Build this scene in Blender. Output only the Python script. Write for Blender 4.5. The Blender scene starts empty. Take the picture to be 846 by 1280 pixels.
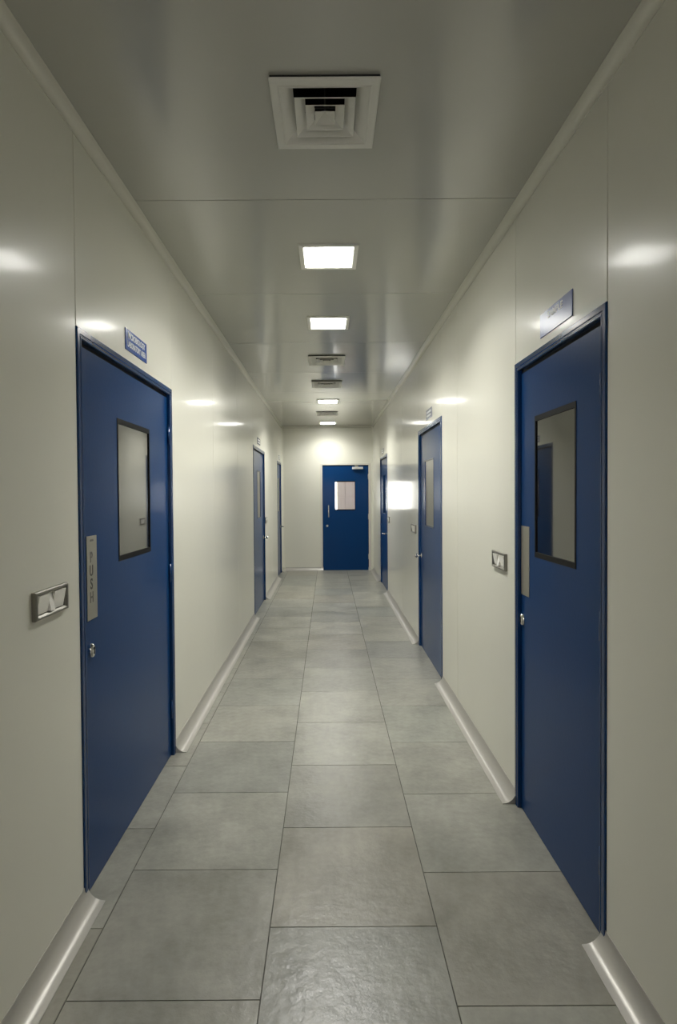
import bpy, bmesh, math, random
from mathutils import Vector
random.seed(4)
S = bpy.context.scene
COL = S.collection
W, HC, YE, Y0, EYE = 0.9375, 2.953, 11.45, -2.6, 1.5625

# ------------------------------------------------------------------ materials
def principled(name):
    m = bpy.data.materials.new(name); m.use_nodes = True
    nt = m.node_tree
    return m, nt, nt.nodes['Principled BSDF']

def simple(name, rgb, rough=.4, metal=0., spec=.5, ior=None):
    m, nt, b = principled(name)
    b.inputs['Base Color'].default_value = (*rgb, 1)
    b.inputs['Roughness'].default_value = rough
    b.inputs['Metallic'].default_value = metal
    b.inputs['Specular IOR Level'].default_value = spec
    if ior: b.inputs['IOR'].default_value = ior
    return m

def noise(nt, scale, mapping_scale=(1, 1, 1), detail=3, rough=.5, coord='Object'):
    tc = nt.nodes.new('ShaderNodeTexCoord'); mp = nt.nodes.new('ShaderNodeMapping')
    mp.inputs['Scale'].default_value = mapping_scale
    n = nt.nodes.new('ShaderNodeTexNoise')
    n.inputs['Scale'].default_value = scale; n.inputs['Detail'].default_value = detail
    n.inputs['Roughness'].default_value = rough
    nt.links.new(tc.outputs[coord], mp.inputs[0]); nt.links.new(mp.outputs[0], n.inputs['Vector'])
    return n

def painted(name, rgb, rough, bump_scale, bump, stretch=(1, 1, 1), spec=.5, tint=.05, coat=0):
    """powder coated sheet: faint waviness in the gloss and a little tone variation"""
    m, nt, b = principled(name)
    n1 = noise(nt, 1.3, (1, 1, .6))
    mix = nt.nodes.new('ShaderNodeMixRGB')
    mix.inputs[1].default_value = (*[c * (1 - tint) for c in rgb], 1)
    mix.inputs[2].default_value = (*[c * (1 + tint) for c in rgb], 1)
    nt.links.new(n1.outputs['Fac'], mix.inputs[0]); nt.links.new(mix.outputs[0], b.inputs['Base Color'])
    b.inputs['Roughness'].default_value = rough
    b.inputs['Specular IOR Level'].default_value = spec
    b.inputs['Coat Weight'].default_value = coat; b.inputs['Coat Roughness'].default_value = .11; b.inputs['Coat IOR'].default_value = 1.15
    n2 = noise(nt, bump_scale, stretch, 2)
    bp = nt.nodes.new('ShaderNodeBump'); bp.inputs['Strength'].default_value = bump
    bp.inputs['Distance'].default_value = .01
    nt.links.new(n2.outputs['Fac'], bp.inputs['Height']); nt.links.new(bp.outputs[0], b.inputs['Normal'])
    return m

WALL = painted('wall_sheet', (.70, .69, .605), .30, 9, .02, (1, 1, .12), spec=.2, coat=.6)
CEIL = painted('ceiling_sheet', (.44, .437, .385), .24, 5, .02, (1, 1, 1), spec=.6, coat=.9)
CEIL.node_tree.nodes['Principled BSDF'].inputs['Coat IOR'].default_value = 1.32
COVE = painted('cove_profile', (.42, .405, .37), .33, 14, .05, (1, .5, 1), spec=.6)
COVE.node_tree.nodes['Principled BSDF'].inputs['Metallic'].default_value = .25
TRIMC = painted('ceiling_cove', (.62, .61, .53), .22, 10, .02, spec=.5)
BLUE = painted('blue_coat', (.003, .038, .138), .32, 60, .02, spec=.5, coat=.5)
BLUE.node_tree.nodes['Principled BSDF'].inputs['IOR'].default_value = 1.17
BLUEF = simple('blue_frame', (.005, .038, .130), .18, 0, .5)
BLACK = simple('black_rubber', (.005, .005, .006), .55, 0, .15)
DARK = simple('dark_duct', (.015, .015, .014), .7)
STEEL = simple('brushed_steel', (.50, .48, .42), .36, 1)
CHROME = simple('chrome', (.75, .75, .73), .15, 1)
GREYMETAL = simple('grey_bezel', (.23, .22, .19), .3, .6)
WHITEP = simple('white_plastic', (.88, .86, .80), .3)
PALE = simple('pale_frame', (.66, .64, .58), .3)
SIGNB = simple('sign_blue', (.045, .10, .34), .15, 0, .6)
SIGNG = simple('sign_grey', (.26, .27, .33), .2, 0, .6)
SIGN_GLARE = simple('sign_blue_glare', (.15, .19, .40), .24, 0, .6)  # sign blue with the lamp glare painted in as a paler tone
SIGNT = simple('sign_white', (.75, .77, .80), .3)
SILVER = simple('silver_paint', (.72, .72, .70), .3, .2)
INK = simple('ink', (.07, .06, .06), .5)
INKP = simple('ink_grey', (.16, .15, .14), .5)
VENT = simple('vent_white', (.70, .69, .63), .4)
MIRROR = simple('dark_glass', (.012, .012, .011), .03, 0, .5, ior=3.3)
GROUT = simple('grout', (.085, .082, .068), .8)
ROOMW = simple('room_wall', (.62, .58, .57), .5)

def make_clear():
    m = bpy.data.materials.new('clear_glass'); m.use_nodes = True
    nt = m.node_tree; nt.nodes.clear()
    o = nt.nodes.new('ShaderNodeOutputMaterial'); mx = nt.nodes.new('ShaderNodeMixShader')
    f = nt.nodes.new('ShaderNodeFresnel'); f.inputs[0].default_value = 1.45
    t = nt.nodes.new('ShaderNodeBsdfTransparent'); g = nt.nodes.new('ShaderNodeBsdfGlossy')
    t.inputs[0].default_value = (.93, .94, .93, 1); g.inputs['Roughness'].default_value = .02
    nt.links.new(f.outputs[0], mx.inputs[0]); nt.links.new(t.outputs[0], mx.inputs[1])
    nt.links.new(g.outputs[0], mx.inputs[2]); nt.links.new(mx.outputs[0], o.inputs[0])
    return m
CLEAR = make_clear()

def make_lamp():
    m = bpy.data.materials.new('lamp_diffuser'); m.use_nodes = True
    b = m.node_tree.nodes['Principled BSDF']
    b.inputs['Base Color'].default_value = (.9, .9, .88, 1)
    b.inputs['Emission Color'].default_value = (1, .99, .935, 1)
    b.inputs['Emission Strength'].default_value = 11
    return m
LAMP = make_lamp()

def make_floor():
    m, nt, b = principled('stone_tile')
    at = nt.nodes.new('ShaderNodeAttribute'); at.attribute_name = 'tone'
    n1 = noise(nt, 3.2, (1, 1, 1), 6, .6); n2 = noise(nt, 26, (1, 1, 1), 4, .6)
    r = nt.nodes.new('ShaderNodeValToRGB')
    r.color_ramp.elements[0].position = .34; r.color_ramp.elements[0].color = (.185, .184, .155, 1)
    r.color_ramp.elements[1].position = .64; r.color_ramp.elements[1].color = (.33, .326, .28, 1)
    mx = nt.nodes.new('ShaderNodeMixRGB'); mx.inputs[0].default_value = .3
    nt.links.new(n1.outputs['Fac'], mx.inputs[1]); nt.links.new(n2.outputs['Fac'], mx.inputs[2])
    nt.links.new(mx.outputs[0], r.inputs[0])
    mul = nt.nodes.new('ShaderNodeMixRGB'); mul.blend_type = 'MULTIPLY'; mul.inputs[0].default_value = 1
    nt.links.new(r.outputs[0], mul.inputs[1]); nt.links.new(at.outputs['Color'], mul.inputs[2])
    nt.links.new(mul.outputs[0], b.inputs['Base Color'])
    rr = nt.nodes.new('ShaderNodeMapRange'); rr.inputs['To Min'].default_value = .22; rr.inputs['To Max'].default_value = .46
    nt.links.new(n1.outputs['Fac'], rr.inputs[0]); nt.links.new(rr.outputs[0], b.inputs['Roughness'])
    b.inputs['Specular IOR Level'].default_value = .8
    n3 = noise(nt, 15, (1, 1, 1), 5, .6)
    bp = nt.nodes.new('ShaderNodeBump'); bp.inputs['Strength'].default_value = .38; bp.inputs['Distance'].default_value = .008
    nt.links.new(n3.outputs['Fac'], bp.inputs['Height']); nt.links.new(bp.outputs[0], b.inputs['Normal'])
    return m
TILE = make_floor()

# ------------------------------------------------------------------ mesh helpers
def obj(name, bm, mats, parent=None, smooth=False, loc=(0, 0, 0)):
    bmesh.ops.recalc_face_normals(bm, faces=bm.faces[:])
    me = bpy.data.meshes.new(name); bm.to_mesh(me); bm.free()
    for m in (mats if isinstance(mats, (list, tuple)) else [mats]): me.materials.append(m)
    if smooth:
        for p in me.polygons: p.use_smooth = True
    o = bpy.data.objects.new(name, me); COL.objects.link(o); o.location = loc
    if parent: o.parent = parent
    return o

def tag(o, label, cat, group=None, kind=None):
    o['label'] = label; o['category'] = cat
    if group: o['group'] = group
    if kind: o['kind'] = kind
    return o

def empty(name, loc, rz, label, cat, group=None, kind=None):
    o = bpy.data.objects.new(name, None); COL.objects.link(o)
    o.location = loc; o.rotation_euler = (0, 0, rz); o.empty_display_size = .1
    return tag(o, label, cat, group, kind)

def box(bm, a, b, bev=0, seg=2, mat=0):
    lo = [min(p, q) for p, q in zip(a, b)]; hi = [max(p, q) for p, q in zip(a, b)]
    vs = [bm.verts.new((x, y, z)) for x in (lo[0], hi[0]) for y in (lo[1], hi[1]) for z in (lo[2], hi[2])]
    q = [(0, 1, 3, 2), (4, 6, 7, 5), (0, 4, 5, 1), (2, 3, 7, 6), (0, 2, 6, 4), (1, 5, 7, 3)]
    fs = [bm.faces.new([vs[i] for i in f]) for f in q]
    for f in fs: f.material_index = mat
    if bev:
        es = list({e for f in fs for e in f.edges})
        bmesh.ops.bevel(bm, geom=es, offset=bev, segments=seg, affect='EDGES', profile=.5)
    return fs

def holed(bm, x0, x1, z0, z1, hx0, hx1, hz0, hz1, yf, yb):
    """upright plate in the x-z plane with a rectangular hole"""
    def ring(y):
        return ([bm.verts.new((x, y, z)) for x, z in ((x0, z0), (x1, z0), (x1, z1), (x0, z1))],
                [bm.verts.new((x, y, z)) for x, z in ((hx0, hz0), (hx1, hz0), (hx1, hz1), (hx0, hz1))])
    (fo, fi), (bo, bi) = ring(yf), ring(yb)
    for i in range(4):
        j = (i + 1) % 4
        bm.faces.new((fo[i], fo[j], fi[j], fi[i])); bm.faces.new((bo[i], bi[i], bi[j], bo[j]))
        bm.faces.new((fo[i], bo[i], bo[j], fo[j])); bm.faces.new((fi[i], fi[j], bi[j], bi[i]))

def flat_holed(bm, x0, x1, y0, y1, holes, z, t):
    """horizontal panel with square holes, cut into bands along y"""
    ys = sorted({y0, y1, *[h[2] for h in holes], *[h[3] for h in holes]})
    for a, b in zip(ys, ys[1:]):
        h = [q for q in holes if q[2] <= a and q[3] >= b]
        if h: box(bm, (x0, a, z), (h[0][0], b, z + t)); box(bm, (h[0][1], a, z), (x1, b, z + t))
        else: box(bm, (x0, a, z), (x1, b, z + t))

def cyl(bm, p, q, r, n=16, r2=None):
    p, q = Vector(p), Vector(q); d = (q - p).normalized()
    u = d.orthogonal().normalized(); v = d.cross(u); r2 = r if r2 is None else r2
    A = [bm.verts.new(p + (u * math.cos(t) + v * math.sin(t)) * r) for t in [2 * math.pi * i / n for i in range(n)]]
    B = [bm.verts.new(q + (u * math.cos(t) + v * math.sin(t)) * r2) for t in [2 * math.pi * i / n for i in range(n)]]
    for i in range(n): bm.faces.new((A[i], A[(i + 1) % n], B[(i + 1) % n], B[i]))
    bm.faces.new(A[::-1]); bm.faces.new(B)

def tube(bm, pts, r, n=12):
    rings = []
    pts = [Vector(p) for p in pts]
    for i, p in enumerate(pts):
        d = (pts[min(i + 1, len(pts) - 1)] - pts[max(i - 1, 0)]).normalized()
        u = d.cross(Vector((1, .01, .02))).normalized(); v = d.cross(u)
        rings.append([bm.verts.new(p + (u * math.cos(t) + v * math.sin(t)) * r) for t in [2 * math.pi * k / n for k in range(n)]])
    for A, B in zip(rings, rings[1:]):
        for k in range(n): bm.faces.new((A[k], A[(k + 1) % n], B[(k + 1) % n], B[k]))
    bm.faces.new(rings[0][::-1]); bm.faces.new(rings[-1])

def text_mesh(body, size, mat, name, parent, loc, squeeze=1., thick=.0006, spacing=1., align='CENTER'):
    """upright raised lettering facing local -y"""
    cu = bpy.data.curves.new(name, 'FONT'); cu.body = body; cu.size = size; cu.extrude = thick
    cu.align_x = align; cu.align_y = 'CENTER'; cu.space_line = spacing; cu.offset = size * .018
    t = bpy.data.objects.new('tmp', cu); COL.objects.link(t)
    dg = bpy.context.evaluated_depsgraph_get()
    me = bpy.data.meshes.new_from_object(t.evaluated_get(dg))
    bpy.data.objects.remove(t); bpy.data.curves.remove(cu)
    for v in me.vertices:
        x, y, z = v.co
        v.co = (x * squeeze, -z, y)
    me.materials.clear(); me.materials.append(mat)
    o = bpy.data.objects.new(name, me); COL.objects.link(o); o.parent = parent; o.location = loc
    return o

# ------------------------------------------------------------------ layout
FT = 2.20                                                   # top of the door frames
# side, first and last Y of the frame, ...
LEFT = [(2.10, 3.37), (7.06, 8.31), (10.42, 11.22)]
RIGHT = [(1.875, 2.785), (4.58, 5.76), (8.77, 9.90)]
END = (-.146, .880)
SEAM_L = [-1.4, -.3, .9, 2.10, 3.37, 4.6, 5.83, 7.06, 8.31, 9.4, 10.42, 11.22]
SEAM_R = [-1.4, -.5, .65, 1.875, 2.785, 4.04, 4.58, 5.76, 7.0, 8.77, 9.90, 10.7]

def side_wall(name, sgn, seams, doors, label):
    bm = bmesh.new()
    ys = [Y0] + seams + [YE]
    g = .0014
    xi, xo = sgn * W, sgn * (W + .062)
    for a, b in zip(ys, ys[1:]):
        d = any(abs(a - p) < .01 and abs(b - q) < .01 for p, q in doors)
        fa = box(bm, (xi, a + g, FT - .004 if d else -.01), (xo, b - g, HC + .02), bev=.0025, seg=1)
    box(bm, (sgn * (W + .11), Y0 - .1, -.05), (sgn * (W + .17), YE + .1, HC + .1))
    for y in seams:                                          # sealant at the back of each joint
        z0 = FT if any(p - .01 < y < q + .01 for p, q in doors) else 0
        box(bm, (sgn * (W + .012), y - .01, z0), (sgn * (W + .06), y + .01, HC))
    return tag(obj(name, bm, WALL), label, 'wall', kind='structure')
side_wall('wall_left', -1, SEAM_L, LEFT, 'glossy cream panel wall with three blue doors on the left of the corridor')
side_wall('wall_right', 1, SEAM_R, RIGHT, 'glossy cream panel wall with three blue doors on the right of the corridor')

bm = bmesh.new()                                             # far wall, with the end door's opening
box(bm, (-W - .06, YE, -.01), (END[0], YE + .07, HC + .02))
box(bm, (END[1], YE, -.01), (W + .06, YE + .07, HC + .02))
box(bm, (END[0], YE, FT - .004), (END[1], YE + .07, HC + .02))
tag(obj('wall_back', bm, WALL), 'cream wall closing the far end of the corridor around the end door', 'wall', kind='structure')
bm = bmesh.new()                                             # near end wall; unseen opening added to brighten the near walls
box(bm, (-W - .17, Y0 - .1, -.05), (-.26, Y0, HC + .36)); box(bm, (.26, Y0 - .1, -.05), (W + .17, Y0, HC + .36))
box(bm, (-.26, Y0 - .1, 2.1), (.26, Y0, HC + .36)); box(bm, (-.26, Y0 - .1, -.05), (.26, Y0, 1.0))
tag(obj('wall_front', bm, WALL), 'cream wall with an added fill-light opening at the near end of the corridor behind the viewer', 'wall', kind='structure')

# ceiling: sheet panels with cut-outs for the four diffusers
VENTS = [2.06, 5.79, 7.04, 9.60]
CSEAM = [.165, 1.41, 2.66, 3.90, 5.15, 6.40, 7.64, 8.90, 10.15]
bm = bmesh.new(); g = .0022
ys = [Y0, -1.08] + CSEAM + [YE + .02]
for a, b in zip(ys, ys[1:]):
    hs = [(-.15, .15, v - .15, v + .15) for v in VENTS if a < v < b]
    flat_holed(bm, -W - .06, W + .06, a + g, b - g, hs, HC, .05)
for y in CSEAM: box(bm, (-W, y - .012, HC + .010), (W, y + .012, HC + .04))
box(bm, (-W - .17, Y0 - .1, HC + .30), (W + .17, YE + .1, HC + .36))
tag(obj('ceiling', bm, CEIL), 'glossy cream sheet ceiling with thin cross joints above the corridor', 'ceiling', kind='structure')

# floor: stone tiles in staggered columns over a grout bed
XJ = [-1.0, -.822, -.219, .384, 1.0]
OFF = [.165, .478, .165, .452]
bm = bmesh.new()
tone = bm.loops.layers.color.new('tone')
for c in range(4):
    y = OFF[c] - .6 * 5
    while y < YE + .1:
        a, b = max(y, Y0 - .05), min(y + .603, YE + .09)
        if b - a > .02:
            fs = box(bm, (XJ[c] + .0022, a + .0018, -.012), (XJ[c + 1] - .0022, b - .0018, 0))
            k = random.uniform(.91, 1.05) * (1 if y > 1 or c != 3 else .97)
            w = random.uniform(-.015, .015)
            for f in fs:
                for l in f.loops: l[tone] = (k * (1 + w), k, k * (1 - w), 1)
        y += .603
for f in box(bm, (-1.12, Y0 - .1, -.06), (1.12, YE + .15, -.0025), mat=1):
    for l in f.loops: l[tone] = (1, 1, 1, 1)
tag(obj('floor', bm, [TILE, GROUT]), 'grey stone tile floor in staggered rows running down the corridor', 'floor', kind='structure')

# coves: concave quarter profiles between floor and wall, ceiling and wall
def cove_profile(R, n=8, lip=.004):
    """(a, z) with a = distance from the wall, z = height above the floor"""
    pts = [(0, 0), (0, R + lip), (lip * .6, R + lip)]
    for i in range(n + 1):
        t = math.pi / 2 * i / n
        pts.append((lip * .6 + (R - lip * .6) * (1 - math.cos(t)), lip * .6 + (R - lip * .6) * (1 - math.sin(t)) + lip * .2))
    pts += [(R + lip, lip * .6), (R + lip, 0)]
    return pts

def sweep(bm, prof, place, a, b, cap=0):
    A = [bm.verts.new(place(u, w, a)) for u, w in prof]; B = [bm.verts.new(place(u, w, b)) for u, w in prof]
    n = len(prof)
    for i in range(n): bm.faces.new((A[i], A[(i + 1) % n], B[(i + 1) % n], B[i]))
    bm.faces.new(A[::-1]); bm.faces.new(B)

tn = 0
def cove(place, a, b, label, R=.066, mat=COVE):
    global tn
    tn += 1
    bm = bmesh.new(); sweep(bm, cove_profile(R), place, a, b)
    o = obj('trim_%d' % tn, bm, mat)
    me = o.data
    for p in me.polygons: p.use_smooth = len(p.vertices) == 4
    try: me.set_sharp_from_angle(angle=math.radians(35))
    except Exception: pass
    return tag(o, label, 'cove skirting' if R > .06 else 'cove trim', kind='structure')
lp = lambda u, w, s: (-W + u, s, w)
rp = lambda u, w, s: (W - u, s, w)
ep = lambda u, w, s: (s, YE - u, w)
lc = lambda u, w, s: (-W + u, s, HC - w)
rc = lambda u, w, s: (W - u, s, HC - w)
ec = lambda u, w, s: (s, YE - u, HC - w)
cove(lp, Y0, 2.125, 'cove skirting along the left wall on the viewer side of the first door')
cove(lp, 3.362, 7.05, 'long cove skirting between the first and second doors of the left wall')
cove(lp, 8.318, 10.41, 'cove skirting between the second and third doors of the left wall')
cove(lp, 11.228, YE, 'short cove skirting in the far left corner past the last left door')
cove(rp, Y0, 1.90, 'cove skirting along the right wall on the viewer side of the first door')
cove(rp, 2.778, 4.57, 'cove skirting between the first and second doors of the right wall')
cove(rp, 5.768, 8.76, 'cove skirting between the second and third doors of the right wall')
cove(rp, 9.908, YE, 'cove skirting in the far right corner past the last right door')
cove(ep, -W + .066, END[0] + .05, 'cove skirting on the far wall left of the end door')
cove(ep, END[1] - .05, W - .066, 'tiny cove skirting on the far wall right of the end door')
cove(lc, Y0, YE, 'long cove trim where the left wall meets the ceiling', .036, TRIMC)
cove(rc, Y0, YE, 'long cove trim where the right wall meets the ceiling', .036, TRIMC)
cove(ec, -W + .036, W - .036, 'cove trim where the far wall meets the ceiling', .036, TRIMC)
for sg, lab in ((-1, 'upright cove strip in the far left corner of the corridor'), (1, 'upright cove strip in the far right corner of the corridor')):
    cove(lambda u, w, s, sg=sg: (sg * (W - u), YE - w, s), .07, HC - .036, lab, .045, WALL)

# ------------------------------------------------------------------ doors
def place_on(side, yc):
    if side == 'L': return (-W, yc, 0), math.pi / 2
    if side == 'R': return (W, yc, 0), -math.pi / 2
    return (yc, YE, 0), 0.

def frame_mesh(w, top):
    prof = [(0, .05), (0, -.003), (.003, -.006), (.022, -.006), (.025, -.003), (.028, -.003), (.031, -.005),
            (.037, -.005), (.040, -.002), (.040, .05)]       # (inward, y): y negative = into the corridor
    bm = bmesh.new(); rows = []
    for u, y in prof:
        rows.append([bm.verts.new(p) for p in ((-w / 2 + u, y, 0), (-w / 2 + u, y, top - u), (w / 2 - u, y, top - u), (w / 2 - u, y, 0))])
    n = len(rows)
    for i in range(n):
        A, B = rows[i], rows[(i + 1) % n]
        for k in range(3): bm.faces.new((A[k], A[k + 1], B[k + 1], B[k]))
    bm.faces.new([r[0] for r in rows]); bm.faces.new([r[3] for r in rows][::-1])
    return bm

LF = .013                                                    # leaf face behind the wall face
def door(n, side, y0, y1, win, hs, label, push=None, lock=True, lever=False, knob=False, frame_mat=BLUEF, pane=MIRROR, lever_x=None):
    yc, w = (y0 + y1) / 2, y1 - y0
    loc, rz = place_on(side, yc)
    to = (lambda y: y - yc) if side != 'R' else (lambda y: yc - y)
    d = empty('door_%d' % n, loc, rz, label, 'door', 'blue corridor doors', 'structure')
    obj('frame', frame_mesh(w, FT), frame_mat, d)
    hw, ht, sg = w / 2 - .040, FT - .040, .018
    bm = bmesh.new()                                         # black seal in the rebate
    for s in (-1, 1): box(bm, (s * hw, LF + .004, .0), (s * (hw - .0062), .0496, ht))
    box(bm, (-hw, LF + .004, ht), (hw, .0496, ht - sg - .001))
    obj('seal', bm, BLACK, d)
    a, b = sorted((to(win[0]), to(win[1]))); z0, z1 = win[2], win[3]
    bm = bmesh.new(); lw = hw - .006
    holed(bm, -lw, lw, .004, ht - sg, a, b, z0, z1, LF, LF + .042)
    obj('leaf', bm, BLUE, d)
    bm = bmesh.new(); r, rz_ = (.008, .020) if n in (1, 4, 7) else (.006, .008)                     # rubber gasket and pane
    holed(bm, a - .003, b + .003, z0 - .003, z1 + .003, a + r, b - r, z0 + rz_, z1 - rz_, LF - .002, LF + .014)
    wf = obj('window_frame', bm, BLACK if n in (1, 4, 7) else BLUEF, d)
    bm = bmesh.new(); box(bm, (a + r - .002, LF + .003, z0 + rz_ - .002), (b - r + .002, LF + .008, z1 - rz_ + .002))
    obj('window_pane', bm, pane, wf)
    hx = hs * (lw - .0)                                      # the opening edge
    if push:
        c = hx - hs * (push / 2 + (.045 if n == 1 else .003))
        bm = bmesh.new(); box(bm, (c - push / 2, LF, 1.068), (c + push / 2, LF - .003, 1.403), bev=.001)
        pp = obj('push_plate', bm, STEEL, d); pp['label'] = 'brushed steel push plate'
        if n == 1:
            for i, ch in enumerate('PUSH'):
                text_mesh(ch, .060, INK if ch in 'US' else INKP, 'lettering', pp, (c - .008, LF - .0032, 1.316 - i * .0535), .8)
            bm = bmesh.new(); box(bm, (c - .016, LF - .003, 1.381), (c + .014, LF - .0036, 1.389))
            obj('printed_mark', bm, INKP, pp)
    if lock:
        c = hx - hs * (.078 if n == 1 else .022)
        bm = bmesh.new(); m = 20                             # oval escutcheon
        rings = [[bm.verts.new((c + rx * math.cos(t), yy, .945 + rz_ * math.sin(t))) for t in [2 * math.pi * i / m for i in range(m)]]
                 for yy, rx, rz_ in ((LF, .016, .028), (LF - .010, .0145, .0265), (LF - .012, .011, .022))]
        for A, B in zip(rings, rings[1:]):
            for i in range(m): bm.faces.new((A[i], A[(i + 1) % m], B[(i + 1) % m], B[i]))
        bm.faces.new(rings[-1])
        lk = obj('lock', bm, CHROME, d, True); lk['label'] = 'chrome oval lock plate'
        bm = bmesh.new(); box(bm, (c - .004, LF - .0115, .930), (c + .004, LF - .0128, .955), bev=.0005)
        cyl(bm, (c, LF - .0115, .953), (c, LF - .0130, .953), .007)
        obj('keyhole', bm, BLACK, lk)
    if knob:
        c = hx - hs * .05
        bm = bmesh.new(); cyl(bm, (c, LF, .935), (c, LF - .006, .935), .026, 20); cyl(bm, (c, LF - .006, .935), (c, LF - .045, .935), .009)
        cyl(bm, (c, LF - .040, .935), (c, LF - .050, .935), .013, 20, .024); cyl(bm, (c, LF - .050, .935), (c, LF - .066, .935), .024, 20, .016)
        obj('knob', bm, CHROME, d, True)['label'] = 'chrome round knob'
    if lever:
        c = hx - hs * .055
        bm = bmesh.new(); cyl(bm, (c, LF, .93), (c, LF - .007, .93), .024, 20)
        tube(bm, [(c, LF - .006, .93), (c, LF - .05, .93), (c - hs * .006, LF - .064, .93), (c - hs * .02, LF - .07, .93), (c - hs * .13, LF - .07, .93)], .010)
        obj('lever_handle', bm, CHROME, d, True)['label'] = 'chrome lever handle'
    # hinges: knuckles on the far edge from the handle
    for z in (.28, 1.1, 1.92):
        bm = bmesh.new(); x = -hs * (hw - .006)
        cyl(bm, (x, LF - .008, z - .05), (x, LF - .008, z + .05), .0075, 12)
        cyl(bm, (x, LF - .008, z + .05), (x, LF - .008, z + .056), .005, 12); cyl(bm, (x, LF - .008, z - .056), (x, LF - .008, z - .05), .005, 12)
        obj('hinge', bm, BLUEF if side != 'E' else STEEL, d, True)
    return d

door(1, 'L', *LEFT[0], (2.533, 2.984, 1.268, 1.912), -1,
     'blue door with a PUSH plate, first on the left wall under the white-lettered laboratory sign', push=.094)
door(2, 'L', *LEFT[1], (7.55, 7.915, 1.245, 1.89), 1,
     'blue door, middle of the three in the left wall, with a switch just past it', lock=False, knob=True)
door(3, 'L', *LEFT[2], (10.62, 11.0, 1.245, 1.885), 1,
     'blue door farthest down the left wall, next to the far corner', lock=False, lever=True)
door(4, 'R', *RIGHT[0], (2.138, 2.557, 1.272, 1.910), -1,
     'blue door with a plain steel push plate, first on the right wall, its glass showing reflections', push=.105)
door(5, 'R', *RIGHT[1], (5.005, 5.445, 1.25, 1.882), -1,
     'blue door, middle of the three in the right wall, its narrow glass beside the bright reflection', lock=False, knob=True)
door(6, 'R', *RIGHT[2], (9.15, 9.60, 1.24, 1.875), 1,
     'blue door farthest down the right wall, just beyond the bright reflected window', lock=False, lever=True)
e = door(7, 'E', *END, (.150, .565, 1.235, 1.835), -1,
         'blue door in the far end wall with a daylit square window and overhead closer', lock=False, frame_mat=PALE, pane=CLEAR)
xo = (END[0] + END[1]) / 2
bm = bmesh.new(); box(bm, (.505 - xo, LF, 2.075), (.725 - xo, LF - .055, 2.120), bev=.006)
cl = obj('door_closer', bm, SILVER, e); cl['label'] = 'silver overhead door closer'
bm = bmesh.new(); box(bm, (.56 - xo, LF - .03, 2.120), (.58 - xo, LF - .05, 2.128)); tube(bm, [(.57 - xo, LF - .04, 2.127), (.62 - xo, LF - .13, 2.127)], .007); tube(bm, [(.62 - xo, LF - .13, 2.127), (.56 - xo, -.012, 2.150)], .007)
obj('closer_arm', bm, STEEL, cl)
bm = bmesh.new(); hxp = .018 - xo
tube(bm, [(hxp, LF, 1.345), (hxp, LF - .045, 1.345), (hxp, LF - .055, 1.335), (hxp, LF - .055, 1.105), (hxp, LF - .045, 1.095), (hxp, LF, 1.095)], .011)
obj('pull_handle', bm, CHROME, e, True)['label'] = 'chrome upright pull handle'
bm = bmesh.new(); cyl(bm, (-.012 - xo, LF, .917), (-.012 - xo, LF - .012, .917), .022, 20)
lk = obj('lock', bm, STEEL, e); bm = bmesh.new(); box(bm, (-.014 - xo, LF - .0115, .908), (-.010 - xo, LF - .0128, .926)); obj('keyhole', bm, BLACK, lk)

# ------------------------------------------------------------------ signs over the doors
def sign(side, ya, yb, z0, z1, label, text=None, mat=SIGNB, size=.040, squeeze=.72):
    yc = (ya + yb) / 2; loc, rz = place_on(side, yc); w = yb - ya; h = z1 - z0
    s = empty('door_sign', (loc[0], loc[1], (z0 + z1) / 2), rz, label, 'sign', 'plates above the doors')
    bm = bmesh.new(); box(bm, (-w / 2, 0, -h / 2), (w / 2, -.004, h / 2), bev=.001, seg=1)
    obj('plate', bm, mat, s)
    if text:
        for t, z, sq in text: text_mesh(t, size, SIGNT, 'lettering', s, (0, -.0045, z), sq)
    return s
sign('L', 2.610, 2.913, 2.247, 2.347, 'blue plate lettered MICROBIOLOGY LABORATORY AREA above the nearest left door',
     [('MICROBIOLOGY', .022, .80), ('LABORATORY AREA', -.019, .70)])
sign('R', 2.135, 2.455, 2.236, 2.338, 'blue plate with lamp glare painted into its colour above the nearest right door',
     [('SAMPLE', .022, 1.1)], SIGN_GLARE)
for sd, a, b, z0, z1, lab in (('L', 7.49, 7.80, 2.245, 2.335, 'small grey plate above the middle door of the left wall'),
                              ('L', 10.72, 10.95, 2.245, 2.325, 'tiny pale plate above the farthest left door'),
                              ('R', 4.998, 5.285, 2.250, 2.343, 'grey-blue plate above the middle door of the right wall'),
                              ('R', 9.30, 9.58, 2.24, 2.325, 'tiny pale plate above the farthest right door')):
    s = sign(sd, a, b, z0, z1, lab, None, SIGNG)
    for z in (.018, -.016):
        bm = bmesh.new(); box(bm, (-(b - a) * .36, -.004, z - .009), ((b - a) * .36, -.0046, z + .009)); obj('printed_line', bm, SIGNT, s)

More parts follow.
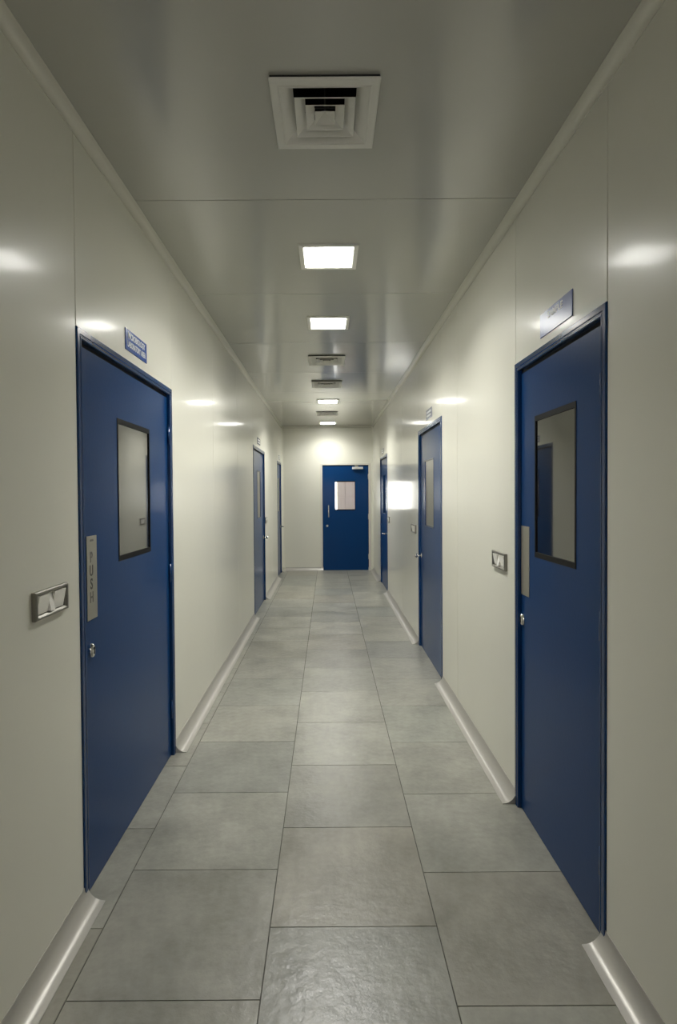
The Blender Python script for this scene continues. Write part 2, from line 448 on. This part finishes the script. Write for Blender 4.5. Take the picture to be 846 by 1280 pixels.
# ------------------------------------------------------------------ switches
def switch(side, ya, yb, zc, label, h=.092):
    yc = (ya + yb) / 2; loc, rz = place_on(side, yc); w = yb - ya
    s = empty('light_switch', (loc[0], loc[1], zc), rz, label, 'light switch', 'light switches on the corridor walls')
    bm = bmesh.new()                                         # bevelled surround
    iw, ih = w / 2 - .020, h / 2 - .014
    pr = [(w / 2, h / 2, 0), (w / 2, h / 2, -.012), (w / 2 - .003, h / 2 - .003, -.015), (w / 2 - .012, h / 2 - .008, -.015), (iw, ih, -.009), (iw, ih, -.002)]
    rows = [[bm.verts.new((sx * x, y, sz * z)) for sx, sz in ((-1, -1), (1, -1), (1, 1), (-1, 1))] for x, z, y in pr]
    for A, B in zip(rows, rows[1:]):
        for k in range(4): bm.faces.new((A[k], A[(k + 1) % 4], B[(k + 1) % 4], B[k]))
    bm.faces.new(rows[-1]); bm.faces.new(rows[0])
    pl = obj('plate', bm, GREYMETAL, s)
    bm = bmesh.new(); box(bm, (-iw + .0005, -.0021, -ih + .0005), (iw - .0005, -.0026, ih - .0005)); obj('shadow_backing', bm, BLACK, s)  # black sheet paints the shadow in the gaps between rockers
    def rocker(x0, x1, tilt):
        bm = bmesh.new(); x0 += .0018; x1 -= .0018; z = ih - .002
        yt, yb_ = -.010 - tilt, -.010 + tilt
        vs = [bm.verts.new(p) for p in ((x0, -.0025, -z), (x1, -.0025, -z), (x1, -.0025, z), (x0, -.0025, z), (x0, yb_, -z), (x1, yb_, -z), (x1, yt, z), (x0, yt, z))]
        for f in ((0, 1, 2, 3), (4, 5, 6, 7), (0, 4, 5, 1), (1, 5, 6, 2), (2, 6, 7, 3), (3, 7, 4, 0)): bm.faces.new([vs[i] for i in f])
        obj('rocker', bm, WHITEP, s)
    rocker(-iw, -iw * .20, .0055); rocker(-iw * .20, iw * .14, -.0055); rocker(iw * .14, iw, .0055)
    return s
switch('L', 1.757, 1.98, 1.211, 'white rocker switch in a metal surround on the viewer side of the PUSH door')
switch('R', 2.915, 3.145, 1.198, 'white rocker switch in a dark surround between the first two right doors')
switch('R', 5.90, 6.20, 1.185, 'small rocker switch on the right wall just past the middle right door')
switch('L', 8.335, 8.53, 1.18, 'small rocker switch on the left wall just past the middle left door')
switch('R', 8.44, 8.66, 1.17, 'tiny rocker switch on the right wall below the bright reflection by the farthest right door')

# ------------------------------------------------------------------ ceiling lights
for y, lab in ((3.29, 'largest square ceiling light, nearest the viewer, just beyond the big air vent'),
               (4.55, 'second square ceiling light from the viewer, before the two middle vents'),
               (8.36, 'square ceiling light between the third and the farthest air vents'),
               (10.88, 'farthest small ceiling light, close to the end wall')):
    t = empty('ceiling_light', (.015, y, HC), 0, lab, 'ceiling light', 'square ceiling lights')
    bm = bmesh.new(); a, b = .168, .138
    rows = [[bm.verts.new((sx * r, sy * r, z)) for sx, sy in ((-1, -1), (1, -1), (1, 1), (-1, 1))] for r, z in ((a, 0), (a, -.008), (a - .004, -.011), (b + .006, -.011), (b, -.007), (b, 0))]
    for A, B in zip(rows, rows[1:] + rows[:1]):
        for k in range(4): bm.faces.new((A[k], A[(k + 1) % 4], B[(k + 1) % 4], B[k]))
    obj('frame', bm, VENT, t)
    bm = bmesh.new(); box(bm, (-b + .0005, -b + .0005, -.0062), (b - .0005, b - .0005, -.0012))
    obj('diffuser', bm, LAMP, t)
    ld = bpy.data.lights.new('lamp', 'AREA'); ld.shape = 'SQUARE'; ld.size = .27; ld.energy = 5.2 if y > 10 else (12.5 if y > 8 else 7.6); ld.color = (1, .99, .935); ld.spread = math.radians(138)
    lo = bpy.data.objects.new('lamp', ld); COL.objects.link(lo); lo.parent = t; lo.location = (0, 0, -.0068)

# ------------------------------------------------------------------ air vents
def shell(bm, r0, z0, r1, z1, t=.002):
    """thin square cone ring: half width r0 at height z0 up to r1 at z1"""
    prof = [(r0, z0), (r1, z1), (r1 - t, z1), (r0 - t, z0)]
    rows = [[bm.verts.new((sx * r, sy * r, z)) for sx, sy in ((-1, -1), (1, -1), (1, 1), (-1, 1))] for r, z in prof]
    for A, B in zip(rows, rows[1:] + rows[:1]):
        for k in range(4): bm.faces.new((A[k], A[(k + 1) % 4], B[(k + 1) % 4], B[k]))

for y, lab in ((2.06, 'big square air vent nearest the viewer, before the first ceiling light'),
               (5.79, 'air vent just beyond the second ceiling light'),
               (7.04, 'air vent between the second vent and the third ceiling light'),
               (9.60, 'smallest air vent, between the two farthest ceiling lights')):
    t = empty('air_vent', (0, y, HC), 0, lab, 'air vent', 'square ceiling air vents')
    bm = bmesh.new()                                         # flange with raised rim and sloping inner face
    prof = [(.187, -.009), (.187, -.015), (.184, -.018), (.160, -.018), (.158, -.020), (.154, -.020), (.152, -.017), (.112, .008), (.110, .009), (.149, -.009)]
    rows = [[bm.verts.new((sx * r, sy * r, z)) for sx, sy in ((-1, -1), (1, -1), (1, 1), (-1, 1))] for r, z in prof]
    for A, B in zip(rows, rows[1:] + rows[:1]):
        for k in range(4): bm.faces.new((A[k], A[(k + 1) % 4], B[(k + 1) % 4], B[k]))
    obj('flange', bm, VENT, t)
    bm = bmesh.new()                                         # dark ring painting the shadow gap between flange and ceiling
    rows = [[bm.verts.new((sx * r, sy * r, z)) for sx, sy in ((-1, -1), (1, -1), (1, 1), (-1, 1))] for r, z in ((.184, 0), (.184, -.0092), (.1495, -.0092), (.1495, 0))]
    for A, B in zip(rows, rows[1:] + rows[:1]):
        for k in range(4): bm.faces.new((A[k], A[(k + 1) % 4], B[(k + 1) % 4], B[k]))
    obj('shadow_ring', bm, DARK, t)
    bm = bmesh.new()
    for s in (-1, 1):
        box(bm, (s * .1485, -.1485, .001), (s * .1465, .1485, .2)); box(bm, (-.1465, s * .1485, .001), (.1465, s * .1465, .2))
    box(bm, (-.1485, -.1485, .2), (.1485, .1485, .205))
    obj('duct', bm, DARK, t)
    for r0, r1 in ((.107, .072), (.069, .040)):
        bm = bmesh.new(); shell(bm, r0, -.020, r1, -.020 + (r0 - r1) * .60)
        box(bm, (-r1 * 1.02, -.002, -.024 + (r0 - r1) * .60), (-r1 * .92, .002, .016))
        obj('louvre', bm, VENT, t)
    bm = bmesh.new(); r = .036
    q = [bm.verts.new((sx * r, sy * r, -.021)) for sx, sy in ((-1, -1), (1, -1), (1, 1), (-1, 1))]
    q2 = [bm.verts.new((sx * (r - .001), sy * (r - .001), -.019)) for sx, sy in ((-1, -1), (1, -1), (1, 1), (-1, 1))]
    ap, ap2 = bm.verts.new((0, 0, .006)), bm.verts.new((0, 0, .004))
    for k in range(4):
        bm.faces.new((q[k], q[(k + 1) % 4], ap)); bm.faces.new((q2[(k + 1) % 4], q2[k], ap2)); bm.faces.new((q[k], q2[k], q2[(k + 1) % 4], q[(k + 1) % 4]))
    obj('centre_cone', bm, VENT, t)
    bm = bmesh.new()                                         # cross bar that carries the louvres
    box(bm, (-.146, -.003, .015), (.146, .003, .020)); box(bm, (-.003, -.146, .015), (.003, .146, .020))
    obj('cross_bar', bm, DARK, t)

# ------------------------------------------------------------------ room beyond the end door
RY = 13.65
bm = bmesh.new()
WX0, WX1, WZ0, WZ1 = -1.5, .255, .8, 2.5
z = HC + .02
box(bm, (-2.2, RY, -.05), (WX0, RY + .12, z)); box(bm, (WX0, RY, -.05), (WX1, RY + .12, WZ0)); box(bm, (WX0, RY, WZ1), (WX1, RY + .12, z))
for a, b in ((WX1, .420), (.432, 2.2)):
    for c, d in ((-.05, 1.49), (1.494, z)): box(bm, (a, RY, c), (b, RY + .12, d), bev=.003, seg=1)
box(bm, (WX1, RY + .06, -.05), (2.2, RY + .14, z))
tag(obj('wall_1', bm, ROOMW), 'pale panelled wall seen through the glass of the end door', 'wall', kind='structure')
bm = bmesh.new()
box(bm, (1.6, YE + .07, -.05), (1.7, RY, z)); box(bm, (-2.0, YE + .07, -.05), (-1.9, YE + 1.2, z)); box(bm, (-2.0, YE + 1.2, -.05), (-1.9, RY, .8)); box(bm, (-2.0, YE + 1.2, 2.5), (-1.9, RY, z))  # left side has an added opening to brighten this room
box(bm, (-2.0, YE + .0705, -.05), (-W - .06, YE + .12, z)); box(bm, (W + .06, YE + .0705, -.05), (1.7, YE + .12, z))
box(bm, (-2.0, YE + .07, z), (1.7, RY + .12, z + .06))
tag(obj('wall_2', bm, ROOMW), 'side walls and ceiling of the small daylit room beyond the end door', 'wall', kind='structure')
bm = bmesh.new(); box(bm, (-2.2, YE + .15, -.06), (2.2, RY + .1, 0))
tag(obj('floor_1', bm, GROUT), 'floor of the small daylit room beyond the end door', 'floor', kind='structure')
w1 = empty('window_1', ((WX0 + WX1) / 2, RY + .06, WZ0), 0, 'bright daylight window seen through the end door glass', 'window', None, 'structure')
bm = bmesh.new(); ww = (WX1 - WX0) / 2
holed(bm, -ww, ww, 0, WZ1 - WZ0, -ww + .03, ww - .03, .03, WZ1 - WZ0 - .03, -.02, .03)
obj('window_frame', bm, PALE, w1)
bm = bmesh.new(); box(bm, (-ww + .03, 0, .03), (ww - .03, .006, WZ1 - WZ0 - .03)); obj('window_pane', bm, CLEAR, w1)

# daylight comes in through the end window and two added fill openings (light portals only guide the sampling)
def portal(loc, rot, sx, sy):
    ld = bpy.data.lights.new('daylight_portal', 'AREA'); ld.shape = 'RECTANGLE'; ld.size = sx; ld.size_y = sy; ld.cycles.is_portal = True
    o = bpy.data.objects.new('daylight_portal', ld); COL.objects.link(o); o.location = loc; o.rotation_euler = rot
portal((0, Y0 - .11, 1.55), (math.pi / 2, 0, math.pi), .52, 1.1)
portal(((WX0 + WX1) / 2, RY + .13, 1.65), (math.pi / 2, 0, 0), WX1 - WX0, 1.7)
portal((-2.01, (YE + 1.2 + RY) / 2, 1.65), (math.pi / 2, 0, math.pi / 2), RY - YE - 1.2, 1.7)

# ------------------------------------------------------------------ world, camera, view
wd = bpy.data.worlds.new('daylight'); S.world = wd; wd.use_nodes = True
wd.node_tree.nodes['Background'].inputs[0].default_value = (1, .95, .93, 1)
wd.node_tree.nodes['Background'].inputs[1].default_value = 5.0

f, pcx, pcy, pitch, roll = 698., 409.5, 631., 13 / 698., .007
fw = Vector((0, math.cos(pitch), -math.sin(pitch))); r0 = Vector((1, 0, 0)); u0 = r0.cross(fw)
up = (u0 + roll * r0).normalized(); rt = fw.cross(up)
cam = bpy.data.cameras.new('camera'); co = bpy.data.objects.new('camera', cam); COL.objects.link(co)
from mathutils import Matrix
M = Matrix(((rt.x, up.x, -fw.x, 0), (rt.y, up.y, -fw.y, 0), (rt.z, up.z, -fw.z, EYE), (0, 0, 0, 1)))
co.matrix_world = M
cam.sensor_fit = 'VERTICAL'; cam.sensor_height = 36; cam.sensor_width = 36 * 846 / 1280
cam.lens = f / 1280 * 36
cam.shift_x = (423 - pcx) / 1280; cam.shift_y = -(640 - pcy) / 1280
cam.clip_start = .02
S.camera = co
vs = S.view_settings
vs.view_transform = 'Standard'; vs.look = 'None'; vs.gamma = 1; vs.use_curve_mapping = False; vs.exposure = 1.34
